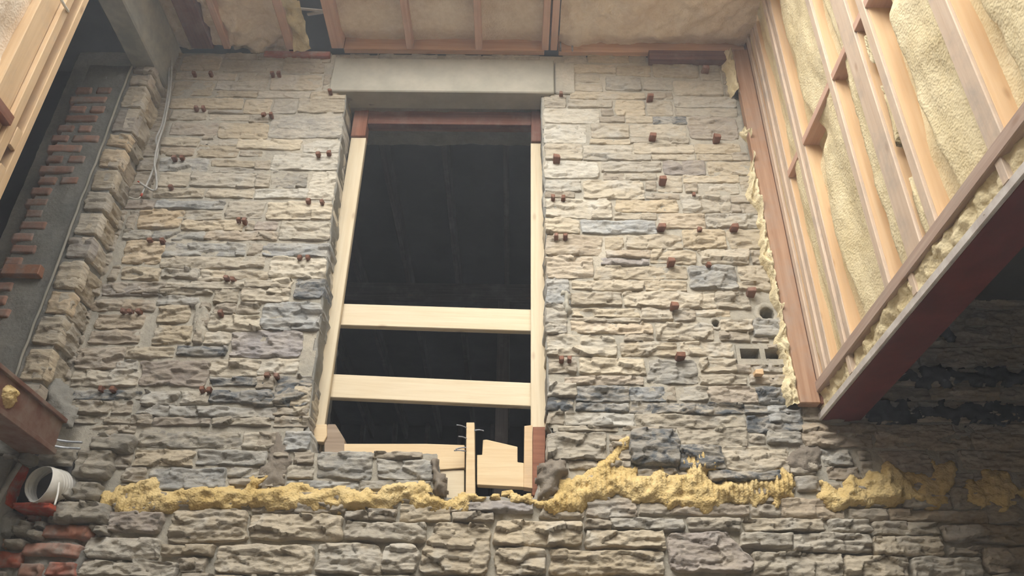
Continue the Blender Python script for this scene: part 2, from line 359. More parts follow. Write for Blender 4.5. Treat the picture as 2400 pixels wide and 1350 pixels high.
STONES = {
'A': '1690 530 2060 665t;2070 575 2622 680t;1640 690 2200 755t;2220 690 2510 780t;1620 765 1990 900t;2010 765 2480 850t;2010 858 2400 915t;1590 925 2260 1020t;2275 930 2525 1065t;1600 1040 1930 1125t;1945 1035 2270 1068t;1950 1075 2510 1130t;1590 1150 2030 1265w;2040 1150 2500 1300t;1510 1295 1850 1370t;1870 1320 2230 1368t',
'B': '140 705 610 850t;0 790 95 850t;625 700 690 850g;20 862 500 922t;510 860 840 930t;160 930 380 1070t;400 930 820 1060t;-60 1090 120 1150t;130 1085 810 1295b;-170 1310 430 1400l;440 1310 780 1425l;880 520 1140 580g;1150 515 1690 585g;1760 520 2090 590g;2110 525 2640 590g;740 520 870 580w',
'E': '1500 35 1815 110w;1840 0 2220 125t;2240 65 2440 112b;1490 132 1950 255b;1970 150 2490 215t;1970 222 2490 270t;1480 265 1760 400t;1780 275 2380 400t;1430 412 1900 500t;1920 415 2370 500t;1180 530 1440 602p;1460 530 2090 605b;2110 540 2460 690t;1290 615 1700 785o;1720 625 2060 705t;1700 715 2270 805t;1150 800 1400 890g;1420 815 1900 890g;1920 815 2580 895w;1150 905 1510 1115o;1530 915 2290 1045b;1490 1050 2470 1155t;1130 1150 1490 1270t;1510 1165 1850 1245t;1860 1180 2075 1290t;2085 1180 2490 1262t;1000 1290 1550 1400w;1560 1285 2270 1350t;2290 1275 2720 1345t',
'F': '150 95 750 245l;0 150 130 235t;150 262 480 410b;500 265 730 515l;0 290 140 410t;0 422 480 510l;100 545 690 705l;0 720 210 810p;0 815 205 895o;220 720 650 895l;80 915 620 1045b;140 1055 610 1250l;120 1262 340 1400l;360 1262 560 1440d',
'I': '960 -40 1490 60w;1510 -40 1980 50g;2000 5 2220 125g;2240 0 2700 120t;880 92 1440 205w;1470 65 1840 150g;1470 160 1760 320t;2000 135 2200 225g;2220 130 2430 225g;910 232 1340 370w;1430 330 1790 520t;1950 240 2440 385l;840 382 1300 505w;1910 395 2130 520t;2150 395 2812 640p;730 535 1160 745w;1170 540 1620 640t;1090 655 1300 755t;1640 530 2110 615d;670 755 1290 905t;1305 665 1940 905p;1965 650 2410 815t;1960 828 2520 900d;670 945 1340 1030d;1350 950 1660 1085g;1680 955 1960 1075t;1970 945 2540 1060d;1280 1092 2580 1190g;640 1190 960 1250g;970 1195 1220 1250g;1230 1180 1420 1260d;1430 1195 1980 1265w;1990 1195 2540 1270g;840 1262 1110 1350w;1120 1262 1270 1345w',
'J': '330 910 450 1250l;60 130 490 385b;20 640 400 795l;0 815 170 925d;190 810 390 1090d;0 940 180 1085d;170 1100 440 1180g;170 1185 400 1280t',
'M': '1285 5 2240 165b;2265 10 2520 165t;1260 190 1820 335t;1840 190 2490 325g;1160 350 1370 490g;1400 352 2110 555b;2140 350 2500 440b;2140 450 2440 520g;880 40 1250 200g;1070 205 1230 350g;720 170 1055 460w;370 165 710 350g;690 480 930 660g;520 670 1010 880g;1015 760 1520 955p;1590 740 2300 1035t;870 890 1005 955g;820 1005 1490 1190t;1515 1075 1980 1165t;2035 1070 2920 1340t;785 1212 1660 1370t;1690 1200 1925 1320g;1690 1330 1990 1420t',
'N': '20 25 180 190g;270 0 500 185b;350 205 530 315g;300 325 535 452g;585 210 1085 452b;1110 205 1540 270b;1135 280 1640 452b;300 475 960 560b;980 470 1620 560g;-60 790 815 1015t;850 757 1050 835g;1060 740 1300 842t;1345 690 1800 842t;840 860 1580 1030t;590 1060 1170 1340t;1195 1070 1500 1310t;1540 870 2170 1345t;1985 660 2582 760p;2220 850 3040 1068t;2230 1105 2685 1345t;-60 1350 900 1500t;950 1350 1500 1500t;1540 1380 2200 1500t',
'C': '480 522 690 595t;710 525 1080 592t;1090 520 1245 592t;450 612 960 690t;970 620 1290 722t;1310 612 1720 732t;1740 615 1930 760t;500 700 810 775t;490 785 840 858t;870 722 1200 852t;1220 750 1485 852t;1500 770 1960 900t;280 890 500 1010g;540 868 1240 932t;520 942 930 1012t;960 945 1240 1090t;1255 945 1495 1082t;1510 910 2080 1010t;1520 1020 2090 1090t;278 1018 810 1160l;830 1025 940 1088t;815 1098 1040 1150p;1050 1092 1300 1152t;1310 1092 1620 1165d;1640 1095 2090 1310w;280 1168 690 1345l;730 1165 1085 1295t;1100 1170 1620 1282t;1100 1290 1640 1345t;720 1305 1090 1350t',
'G': '290 0 650 145t;665 15 1110 90t;1130 0 1690 90t;1700 0 2120 88t;670 97 1290 155t;1300 97 1700 150t;1720 95 2040 155t;2050 85 2200 155t;290 160 805 318l;830 165 1385 262t;1400 155 1790 285p;1810 165 2225 290t;300 330 640 440l;660 342 1230 512l;850 275 1045 335t;1060 275 1340 335t;1350 290 1580 450t;1595 292 2110 362t;1610 372 1715 455t;1740 370 2105 470t;2120 300 2240 475t;300 512 930 690l;960 520 1540 632t;1250 460 1550 512t;1570 480 2030 640t;2040 480 2250 550t;2040 560 2120 645t;2130 560 2280 655t;300 702 620 835l;950 642 1345 702t;640 712 1340 835b;1360 650 1795 785o;1815 660 2310 782t;310 850 840 1038o;860 870 1035 985t;1050 850 1580 975t;1590 795 1990 970t;2010 795 2320 975t;870 995 1280 1060w;1290 985 1715 1115t;1745 985 2200 1115t;2215 990 2350 1115t;310 1050 745 1248o;820 1060 1270 1125p;770 1135 1620 1258t;1640 1132 2090 1355b;2110 1125 2370 1272t;2110 1282 2390 1360t;560 1268 1220 1360t;1235 1268 1620 1365t',
'K': '310 -100 535 130b;320 140 505 420b;550 38 1025 155t;1040 30 1885 175t;1900 40 2210 180t;540 182 1180 262l;1195 185 1500 295t;1510 185 1690 298o;1700 185 2030 255t;540 270 1185 305t;540 312 1290 415o;1340 312 1870 482t;1040 422 1310 482t;1940 285 2230 390t;1940 398 2200 480d;2245 290 2560 440g;330 430 970 622l;1000 492 1540 625t;1550 488 2060 625t;425 660 600 780o;630 648 1225 785l;1265 650 1715 880g;1735 642 2080 775t;2090 705 2230 775t;2245 705 2560 775t;480 815 1230 892w;1740 798 2180 890t;2195 800 2600 882o;335 870 590 1000g;605 910 1080 1050d;1090 910 1430 1045d;1440 910 1525 1040t;1535 910 1810 1045t;1825 910 2270 1060w;2280 905 2580 1060d;360 1010 590 1125d;620 1060 1090 1135d;1110 1060 2150 1160d;2165 1080 2600 1160d;350 1145 485 1262g;495 1150 1130 1278g;1140 1172 2170 1295t;2190 1172 2690 1330d',
'O': '340 20 880 275g;510 280 840 365b;420 -35 1000 12g;1030 -25 1530 5b;1110 15 1540 335d;1550 -20 2190 150t;1560 162 1950 370d;1975 160 2560 395t;1840 400 2480 475d;700 620 1150 805w;1200 680 1460 785w;1480 680 2200 792w;2225 690 2475 790g;690 838 915 922g;940 820 1585 922g;1640 820 2110 925t;2165 830 2880 942t;685 938 1405 1095t;1470 952 2225 1315p;2130 962 2600 1088g;355 1118 1400 1345t;2235 1140 3060 1370t;300 1390 1400 1500t;1450 1390 2200 1500t',
'P': '120 640 700 812w;760 740 1090 832g;1125 745 2010 852w;560 842 925 955t;970 855 1570 985t;970 992 1600 1155t;225 972 940 1135t;710 1165 1290 1370t;1335 1190 1960 1370t;1630 890 2420 1050w;1690 1090 2010 1165w;2010 1105 2560 1340w;0 15 300 130b;330 25 960 165w;485 170 760 330b;250 425 470 560w;990 20 1880 180w;1900 25 2620 190w;1060 190 1500 400w;1780 200 2560 370w;560 350 850 460w',
'L': '0 285 175 500g;0 515 180 565g;0 650 180 780g;0 800 200 900g;0 920 220 1060d;0 1075 290 1250b;1920 -120 2700 60w;1780 60 2720 180w;1730 195 2600 335w;1620 345 2240 520w;2250 345 2900 520w;1400 550 2000 725w;2010 550 2700 725w;1150 750 1760 890w;1780 750 2600 890w;1040 910 1480 1030w;1500 910 2140 1030w;2160 910 2800 1030w;860 1050 1400 1150w;1420 1050 2300 1150w;2310 1050 2900 1150w;760 1160 1300 1240w;1320 1160 2100 1240w;2120 1160 2800 1240w;310 1255 1000 1345w;1010 1255 1700 1345w;1720 1255 2600 1345w',
}
WIN_PX = [(812, 222), (1267, 222), (1280, 700), (1284, 1000), (1296, 1020), (1298, 1085), (1266, 1110), (1252, 1168), (1040, 1168), (1034, 1120), (1024, 1066), (735, 1062), (722, 1000), (768, 620)]
WIN = np.array([on(1, 0, *p)[[0, 2]] for p in WIN_PX])
HOLES = [(on(1, 0, 1797, 737)[[0, 2]], .036), (on(1, 0, 1677, 760)[[0, 2]], .020)]
PIER_X, PIER_Y = -2.03, -.17

# main stone wall: mortar core
def build_wall_back():
    cell = .016
    xs = np.arange(-2.6, 3.4, cell); zs = np.arange(2.1, 5.30, cell); X, Z = np.meshgrid(xs, zs, indexing='ij')
    Y = -.0035+.003*fbm(X*7, Z*7, 0, 3, 4)+.002*fbm(X*40, Z*40, 0, 4, 2)+.010*sstep((2.62-Z)/.05)
    d = indist(X, Z, WIN)+.006*fbm(X*20, Z*20, 0, 8, 3)
    keep = d < 0
    for c, r in HOLES: keep &= np.hypot(X-c[0], Z-c[1]) > r
    a_, b_ = on(1, 0, 1728, 858), on(1, 0, 1842, 812)
    keep &= ~((X > a_[0]+.012) & (X < b_[0]-.012) & (Z > a_[2]+.02) & (Z < b_[2]-.014))
    k = keep[:-1, :-1] & keep[1:, :-1] & keep[:-1, 1:] & keep[1:, 1:]
    w = link('wall_back', gridmesh('wall_back', np.stack([X, Y, Z], -1), k), 'mortar')
    tag(w, 'rough coursed stone wall with tall window opening', kind='structure')
    # reveal of the opening, all round, 0.42 m deep
    P = []
    pts = []
    for a, b in zip(WIN, np.roll(WIN, -1, 0)):
        n = max(2, int(np.linalg.norm(b-a)/.02))
        for t in np.linspace(0, 1, n, endpoint=False): pts.append(a+(b-a)*t)
    pts.append(pts[0]); pts = np.array(pts)
    ys = np.concatenate([[.006], np.linspace(-.006, .42, 22)])
    ctr = np.array([-.4, 3.9])
    for iy, y in enumerate(ys):
        nr = fbm(pts[:, 0]*14, pts[:, 1]*14, y*14, 12, 4)*.010
        dirn = (pts-ctr)/np.linalg.norm(pts-ctr, axis=1)[:, None]
        q = pts+dirn*(nr[:, None]+(.035 if iy == 0 else .002))
        P.append(np.stack([q[:, 0], np.full(len(q), y), q[:, 1]], -1))
    setparent(link('reveal', gridmesh('reveal', np.array(P)), 'cement'), w)
    me = mesh('wall_base', [(-2.6, .0, 0), (3.4, .0, 0), (3.4, .0, 2.12), (-2.6, .0, 2.12)], [(0, 1, 2, 3)])
    setparent(link('wall_base', me, 'mortar'), w)
    return w
WALL = build_wall_back()

def build_stones():
    rng = random.Random(5)
    rects = []
    for k, txt in STONES.items():
        for it in txt.split(';'):
            a = it.split(); ch = a[3][-1]; x0, y0, x1, y1 = int(a[0]), int(a[1]), int(a[2]), int(a[3][:-1])
            mx, my = (x0+x1)/2, (y0+y1)/2
            l = on(1, 0, *cp(k, x0, my))[0]; r = on(1, 0, *cp(k, x1, my))[0]
            t = on(1, 0, *cp(k, mx, y0))[2]; b = on(1, 0, *cp(k, mx, y1))[2]
            rects.append([l, r, b, t, ch, (k, x0, y0)])
    # fill what stays uncovered with further courses
    cs = .01; gx, gz = -2.1, 2.12; NX, NZ = int(4.9/cs), int(3.17/cs)
    occ = np.zeros((NX, NZ), bool)
    XX, ZZ = np.meshgrid(gx+cs*(np.arange(NX)+.5), gz+cs*(np.arange(NZ)+.5), indexing='ij')
    occ |= indist(XX, ZZ, WIN) > -.02
    occ |= (XX > -1.10) & (XX < .30) & (ZZ > 4.93)
    occ |= (XX > 1.35) & (ZZ > 3.5)
    occ |= (XX < -1.66) & (ZZ < 2.95)
    for c, r in HOLES: occ |= np.hypot(XX-c[0], ZZ-c[1]) < r+.012
    blk = on(1, 0, 1735, 850); blk2 = on(1, 0, 1838, 815)
    occ |= (XX > blk[0]) & (XX < blk2[0]) & (ZZ > blk[2]-.02) & (ZZ < blk2[2]+.02)
    for l, r, b, t, ch, _ in rects: occ |= (XX > l-.008) & (XX < r+.008) & (ZZ > b-.008) & (ZZ < t+.008)
    extra = 0
    for j in range(NZ-3):
        i = 0
        while i < NX-5:
            if occ[i, j]: i += 1; continue
            n = 1
            while i+n < NX and not occ[i+n, j] and n < rng.randint(14, 34): n += 1
            m = 1
            while j+m < NZ and not occ[i:i+n, j+m].any() and m < 9: m += 1
            if n >= 5 and m >= 3:
                l, b = gx+i*cs, gz+j*cs
                ch = rng.choice('ttgw') if l < 1.4 else 'w'
                rects.append([l+.004, l+n*cs-.004, b+.003, b+m*cs-.003, ch, None]); extra += 1
            occ[i:i+n, j:j+m] = True; i += n
    rects.sort(key=lambda r: -(r[1]-r[0])*(r[3]-r[2])*(1 if r[5] else .3))
    rest = []
    JZ = [WIN[12][1], WIN[13][1], WIN[0][1]]; JX = [WIN[12][0], WIN[13][0], WIN[0][0]]; JR = .138
    for n, (l, r, b, t, ch, src) in enumerate(rects):
        for c, rr in HOLES:                        # keep drilled holes clear
            if l < c[0]+rr and r > c[0]-rr and b < c[1]+rr and t > c[1]-rr:
                if c[0]-l > r-c[0]: r = min(r, c[0]-rr-.004)
                else: l = max(l, c[0]+rr+.004)
        
        if 2.95 < (b+t)/2 < 4.93:                   # end stones run out to the edge of the opening
            jl = np.interp((b+t)/2, JZ, JX)
            if -.07 < r-jl < .05: r = jl-.003
            if -.05 < l-JR < .07: l = JR+.008
        l -= .006; r += .006; t += .005; b -= .005; w, h = r-l, t-b
        if w < .02 or h < .012: continue
        low = t < 2.60
        up = float(sstep(np.array((b-3.3)/1.6)))
        proud = (.026 if low else .013-.004*up)+rng.uniform(-.004, .005)
        if src and src[0] in 'O' and ch == 'd': proud += .03
        cut = None
        if src == ('N', 1540, 870):
            cut = lambda X, Z, w=w, h=h: (np.where(X < 0, X*(1-.42*sstep((Z/h+.15)/.65)), X), Z)
        if src == ('O', 1470, 952):
            cut = lambda X, Z, w=w, h=h: (np.where(X > 0, X*(1-.55*sstep((Z/h+.35)/.85)), X), Z)
        skirt = .03
        if b > 2.6 and b < 4.95 and ((-1.12 < r-.0 < -.80) or (.05 < l < .25)): skirt = .17
        P = stone_grid(w, h, proud, skirt, n*7+1, cell=.0056, rough=1.2 if low else .95-.5*up, cut=cut)
        c = np.array([(l+r)/2, 0, (b+t)/2])
        rot = rng.uniform(-.012, .012)
        x, z = P[..., 0].copy(), P[..., 2].copy(); P[..., 0] = x*math.cos(rot)-z*math.sin(rot); P[..., 2] = z*math.cos(rot)+x*math.sin(rot)
        me = gridmesh('stone', P)
        if n < 300:
            setparent(link('stone', me, 'stone', None, c, True, stone_color(ch, rng)), WALL)
        else: rest.append((me, c, ch))
    # the smallest ones joined by colour family into one piece
    if rest:
        bm = bmesh.new()
        for me, c, ch in rest:
            me.transform(Matrix.Translation(Vector(c))); bm.from_mesh(me); bpy.data.meshes.remove(me)
        me = bpy.data.meshes.new('small_stones'); bm.to_mesh(me); bm.free()
        o = setparent(link('small_stones', me, 'stone', None, None, True, lin((156, 146, 130))[:3]+(0,)), WALL); o['kind'] = 'stuff'
    print('stones', len(rects), 'extra', extra, 'joined', len(rest))
build_stones()

# concrete lintel over the opening
box('lintel', (-1.075, -.035, 4.957), (.205, .105, 5.225), 'concrete', WALL, .006)
box('bearing_block', (.21, -.018, 4.972), (.325, .08, 5.225), 'mortar', WALL, .006)
# drilled holes
for c, r in HOLES:
    n = 24; V, Fs = [], []
    prof = [(r*1.75, .004), (r*1.7, -.008), (r*1.0, -.0085), (r*.97, 0.0), (r*.95, .12), (r*.94, .30), (r*.94, .46)]
    for rr, y in prof:
        for j in range(n):
            w_ = 1+.04*math.sin(j*2.3+rr*90); V.append((rr*w_*math.cos(2*math.pi*j/n), y, rr*w_*math.sin(2*math.pi*j/n)))
    for i in range(len(prof)-1):
        for j in range(n): Fs.append((i*n+j, i*n+(j+1) % n, (i+1)*n+(j+1) % n, (i+1)*n+j))
    setparent(link('drilled_hole', mesh('drilled_hole', V, Fs), 'mortar', None, (c[0], 0, c[1])), WALL)
# hollow block let into the wall, with its cells
def hollow_block():
    a = on(1, 0, 1728, 858); b = on(1, 0, 1842, 812); bm = bmesh.new()
    x0, x1, z0, z1 = a[0], b[0], a[2], b[2]; y = -.016
    xs = [x0, x0+.018, (x0+x1)/2-.012, (x0+x1)/2+.012, x1-.018, x1]; zs = [z0, z0+.03, z1-.022, z1]
    g = [[bm.verts.new((x, y, z)) for z in zs] for x in xs]; gb = [[bm.verts.new((x, .28, z)) for z in zs] for x in xs]
    for i in range(5):
        for j in range(3):
            if j == 1 and i in (1, 3):
                q = [g[i][j], g[i+1][j], g[i+1][j+1], g[i][j+1]]; p = [gb[i][j], gb[i+1][j], gb[i+1][j+1], gb[i][j+1]]
                for k in range(4): bm.faces.new((q[k], q[(k+1) % 4], p[(k+1) % 4], p[k]))
                bm.faces.new(p)
            else: bm.faces.new((g[i][j], g[i+1][j], g[i+1][j+1], g[i][j+1]))
    ring = [g[i][0] for i in range(6)]+[g[5][j] for j in (1, 2, 3)]+[g[i][3] for i in (4, 3, 2, 1, 0)]+[g[0][j] for j in (2, 1)]
    rb = [gb[i][0] for i in range(6)]+[gb[5][j] for j in (1, 2, 3)]+[gb[i][3] for i in (4, 3, 2, 1, 0)]+[gb[0][j] for j in (2, 1)]
    for k in range(len(ring)): bm.faces.new((ring[k], ring[(k+1) % len(ring)], rb[(k+1) % len(ring)], rb[k]))
    me = bpy.data.meshes.new('hollow_block'); bm.to_mesh(me); bm.free()
    setparent(link('hollow_block', me, 'mortar', None, None, False), WALL)
hollow_block()
# wooden nailing plugs in the joints
PLUG2 = [(455, 172), (493, 172), (459, 254), (476, 254), (638, 172), (653, 172), (618, 268), (635, 269), (774, 214), (408, 370), (426, 369), (400, 438), (746, 360), (771, 360), (723, 472), (754, 473), (559, 516), (572, 517), (351, 563), (379, 564), (702, 603), (721, 602), (531, 651), (545, 653), (290, 728), (305, 729), (325, 728), (237, 912), (264, 912), (474, 914), (490, 914), (626, 879), (648, 880), (516, 733), (1296, 462), (1321, 463), (1304, 554), (1325, 554), (1316, 842), (1335, 842), (1315, 219), (1626, 456), (1640, 538), (1661, 619)]
PLUG1 = [(1524, 230), (1530, 322), (1680, 326), (1653, 164), (1304, 374), (1553, 424), (1550, 533), (1721, 534), (1573, 616), (1580, 718), (1760, 685), (1594, 836), (1777, 875)]
rg = random.Random(11)
for i, p in enumerate(PLUG2+PLUG1):
    big = i >= len(PLUG2); c = on(1, -.03, *p); s = .036 if big else .020; hh = .026 if big else .021
    o = box('wood_plug', c+[-s/2, -.028 if big else -.014, -hh/2], c+[s/2, .05, hh/2], 'orange' if p == (1777, 875) else 'plug', WALL, .003, axis=1, jit=.003)
    o.rotation_euler.rotate_axis('Y', rg.uniform(-.15, .15))

# tar smeared on the stones under the floor
def pc(k, pts): return [cp(k, *q) for q in pts]
patch('tar_coat', pc('L', [(1100, 800), (1250, 740), (1500, 750), (1800, 735), (2100, 745), (2700, 760), (2700, 905), (2300, 910), (1700, 890), (1300, 890), (1100, 870)]), 'tar', .036, .02, WALL, .010, 41, .012, 0, 0.0, .03)
patch('tar_coat', pc('L', [(850, 1180), (900, 1090), (1060, 1050), (1300, 1060), (1450, 1090), (1600, 1080), (2000, 1090), (2100, 1030), (2700, 1050), (2700, 1230), (2000, 1240), (1500, 1230), (1250, 1250), (1100, 1240)]), 'tar', .036, .02, WALL, .010, 42, .012, 0, 0.0, .03)
patch('tar_coat', pc('L', [(1560, 390), (1650, 335), (1750, 460), (1600, 500)]), 'tar', .034, .015, WALL, .010, 43, .010)
patch('mortar_fill', pc('N', [(60, 560), (60, 430), (-10, 340), (110, 300), (130, 150), (200, 0), (280, 140), (340, 300), (290, 400), (280, 500), (180, 545)]), 'rubble', .021, .05, WALL, .008, 44, .004)
patch('mortar_fill', pc('N', [(1630, 290), (1680, 260), (1700, 350), (1740, 420), (1785, 540), (1750, 610), (1650, 600)]), 'rubble', .05, .03, WALL, .008, 49, .016)
patch('mortar_fill', pc('O', [(250, 560), (260, 330), (360, 280), (470, 300), (540, 400), (440, 470), (430, 560), (330, 630), (240, 640)]), 'rubble', .06, .03, WALL, .009, 45, .016)
patch('mortar_fill', pc('P', [(160, 300), (290, 140), (480, 150), (500, 300), (470, 420), (260, 410)]), 'rubble', .03, .03, WALL, .009, 46, .010)
patch('mortar_fill', pc('I', [(1800, 130), (1960, 130), (1950, 300), (1900, 480), (1800, 500)]), 'mortar', .022, .02, WALL, .009, 47, .005)
patch('mortar_fill', pc('K', [(470, 20), (545, 20), (540, 280), (505, 310), (480, 200)]), 'concrete', .026, .015, WALL, .008, 48, .004)

# ------------------------------------------------------------------ yellow foam left on the wall
def foam(poly, label, seed, thick=.034, ridge=.005):
    o = patch('foam_residue', poly, 'foam_yellow', thick, .03, None, .0065, seed, .011, ridge)
    return tag(o, label, 'foam', None)
foam(pc('M', [(945, 670), (960, 600), (1060, 560), (1120, 510), (1300, 470), (1420, 445), (1500, 460), (1530, 540), (1600, 565), (1700, 545), (2000, 510), (2280, 545), (2330, 450)])
     + pc('N', [(18, 430), (105, 440), (60, 510), (0, 550), (150, 545), (290, 505), (330, 490), (480, 490), (560, 540), (680, 540), (760, 505), (940, 550), (1100, 560), (1300, 500), (1400, 470), (1620, 500), (1650, 600), (1780, 640), (1880, 600), (2000, 590), (2260, 605), (2290, 640), (2100, 655), (1980, 650), (1985, 720), (1900, 770), (1810, 740), (1780, 750), (1560, 775), (1470, 740), (1410, 660), (1350, 670), (1290, 740), (1050, 735), (800, 745), (400, 720), (150, 765), (60, 730), (-32, 700)])
     + pc('M', [(2100, 720), (1900, 740), (1730, 700), (1600, 740), (1400, 760), (1230, 800), (1180, 835), (1080, 800), (1050, 730), (1000, 800), (950, 770)]),
     'long strip of yellow spray foam on the stones left of and below the window', 61)
foam(pc('O', [(0, 600), (150, 590), (200, 650), (310, 650), (440, 580), (420, 460), (600, 430), (720, 370), (830, 290), (890, 230), (940, 210), (950, 130), (1010, 110), (1050, 60), (1110, 90), (1100, 150), (1010, 190), (1010, 300), (980, 330), (1080, 340), (1160, 320), (1180, 380), (1160, 440), (1300, 400), (1400, 350), (1480, 410), (1600, 400), (1610, 370), (1550, 310), (1570, 230), (1720, 185), (1830, 220), (1930, 340), (1870, 390), (1810, 390), (1800, 480), (1880, 500), (2000, 480), (2240, 430), (2382, 440)])
     + pc('P', [(60, 350), (130, 350), (230, 430), (260, 540), (230, 620), (130, 620), (60, 720), (20, 640)])
     + pc('O', [(2300, 680), (2260, 730), (2200, 680), (1950, 670), (1850, 760), (1780, 750), (1600, 700), (1460, 740), (1400, 700), (1330, 660), (1250, 700), (1200, 690), (1060, 620), (980, 600), (860, 660), (760, 640), (650, 770), (500, 770), (320, 800), (280, 720), (200, 690), (0, 670)]),
     'ragged ridged yellow foam climbing in peaks over the stones right of the window', 62, .036, .009)
foam(pc('P', [(420, 580), (480, 560), (490, 490), (560, 520), (640, 580), (690, 530), (700, 400), (860, 480), (920, 360), (1060, 430), (1090, 310), (1250, 390), (1370, 420), (1520, 420), (1500, 240), (1560, 300), (1720, 295), (1755, 430), (1680, 560), (1640, 680), (1560, 730), (1460, 730), (1430, 700), (900, 710), (780, 720), (600, 750), (540, 690), (470, 650)]),
     'smooth dull yellow foam slab on the shaded stones under the red steel beam', 63, .045, 0.0)
foam(pc('P', [(1800, 560), (1850, 470), (1960, 490), (2000, 350), (2200, 390), (2250, 480), (2380, 560), (2500, 560), (2500, 620), (2290, 620), (2220, 760), (2100, 720), (1960, 700), (1880, 690)]),
     'small ragged yellow foam scrap on dark stones beyond the smooth foam slab', 64, .045, 0.0)

# ------------------------------------------------------------------ brick and stone pier on the left
def build_pier():
    px, py = PIER_X, PIER_Y; zt = 5.0
    w = empty('wall_left', (px, py, 2.1)); tag(w, 'brick and stone pier standing proud of the stone wall', kind='structure')
    seam = lambda z: on(1, py, 310, 160)[0]+(z-5.0)*0.0
    xs0 = on(1, py, 310, 160)[0]; xl = on(1, py, 130, 340)[0]
    # core: front and return skin
    cell = .014
    zs = np.arange(2.1, zt, cell)
    path = np.concatenate([np.stack([np.arange(-2.75, px, cell), np.full(len(np.arange(-2.75, px, cell)), py)], 1), np.stack([np.full(len(np.arange(py, .03, cell)), px), np.arange(py, .03, cell)], 1)])
    P = np.zeros((len(path), len(zs), 3)); P[..., 0] = path[:, None, 0]; P[..., 1] = path[:, None, 1]; P[..., 2] = zs[None]
    n = .007*fbm(P[..., 0]*9, P[..., 2]*9, P[..., 1]*9, 21, 4)
    fr = path[:, 1] <= py+1e-6
    P[..., 1] += np.where(fr[:, None], n+.004, 0); P[..., 0] += np.where(fr[:, None], 0, n-.004)
    keepx = (path[:-1, 0] > xl+.0)[:, None] & np.ones((1, len(zs)-1), bool)
    core = gridmesh('pier_core', P, keepx)
    o = link('pier_core', core, 'cement'); setparent(o, w)
    rngp = random.Random(8)
    # bricks
    z = 2.95; row = 0
    while z < 4.84:
        h = .060; x = xl+rngp.uniform(-.045, -.01)
        end = xl+rngp.uniform(.07, .13) if z < 4.1 else xs0-rngp.uniform(.03, .09)
        if row % 2: x -= .0
        x = max(x, -2.6)
        while x < end-.03:
            L = min(rngp.choice((.10, .19, .21)), end-x)
            P = stone_grid(L, h, .003, .03, rngp.randint(0, 9999), .010, .3)
            c = np.array([x+L/2, py, z+h/2]); br = np.array((158, 122, 104))*rngp.uniform(.85, 1.12)
            setparent(link('brick', gridmesh('brick', P), 'brick', None, c, True, lin(br)), w); x += L+.012
        z += h+.010; row += 1
    # stones: front strip then around the corner into the return face
    z = 2.72; k = 0
    while z < zt-.03:
        h = min(rngp.uniform(.09, .18), zt-z); x0 = xs0+.012
        P = stone_grid(px-x0+.02, h-.008, .008, .04, 500+k, .0075, .6); c = np.array([(x0+px)/2+.01, py, z+h/2])
        ch = rngp.choice('wtto' if z > 3.2 else 'gwtg')
        setparent(link('stone', gridmesh('stone', P), 'stone', None, c, True, stone_color(ch, rngp)), w)
        D = -py+.02; Q = stone_grid(D, h-.008, .008, .04, 900+k, .0075, .7)
        Q2 = np.stack([-Q[..., 1], Q[..., 0], Q[..., 2]], -1)      # faces +x
        c = np.array([px, py+D/2-.012, z+h/2+rngp.uniform(-.015, .015)])
        setparent(link('stone', gridmesh('stone', Q2), 'stone', None, c, True, stone_color(rngp.choice('tto' if z > 3.2 else 'gtw'), rngp)), w)
        z += h; k += 1
    # plaster bead along the seam
    pts = [(xs0+.002*math.sin(zz*9)+.002*math.sin(zz*37), py-.012, zz) for zz in np.linspace(3.03, 4.98, 26)]
    tube('plaster_bead', pts, .0065, 'concrete', w, 7, sub=3)
    # tile let into the pier
    a = on(1, py-.02, 6, 640); b = on(1, py-.02, 100, 625)
    box('tile', (a[0], py-.035, a[2]-.012), (b[0], py+.02, b[2]+.004), 'brick', w, .003, color=lin((164, 118, 92)))
    # rough rubble at the foot of the corner
    patch('rubble_fill', pc('I', [(160, 760), (330, 740), (560, 830), (660, 960), (700, 1190), (640, 1260), (560, 1200), (420, 1080), (220, 900)]), 'cement', .03, .06, w, .009, 71, .008, 0, PIER_Y*.5, .012)
    return w
PIER = build_pier()

# concrete beam bearing on the pier
def build_cbeam():
    a = on(1, PIER_Y, 310, 156); b = on(1, PIER_Y, 366, 160); z = (a[2]+b[2])/2
    o = box('concrete_beam', (a[0], -2.6, z), (b[0]+.0, .02, z+.34), 'concrete_grey', None, .008, axis=1)
    tag(o, 'grey concrete beam bearing on top of the brick pier', 'beam')
build_cbeam()

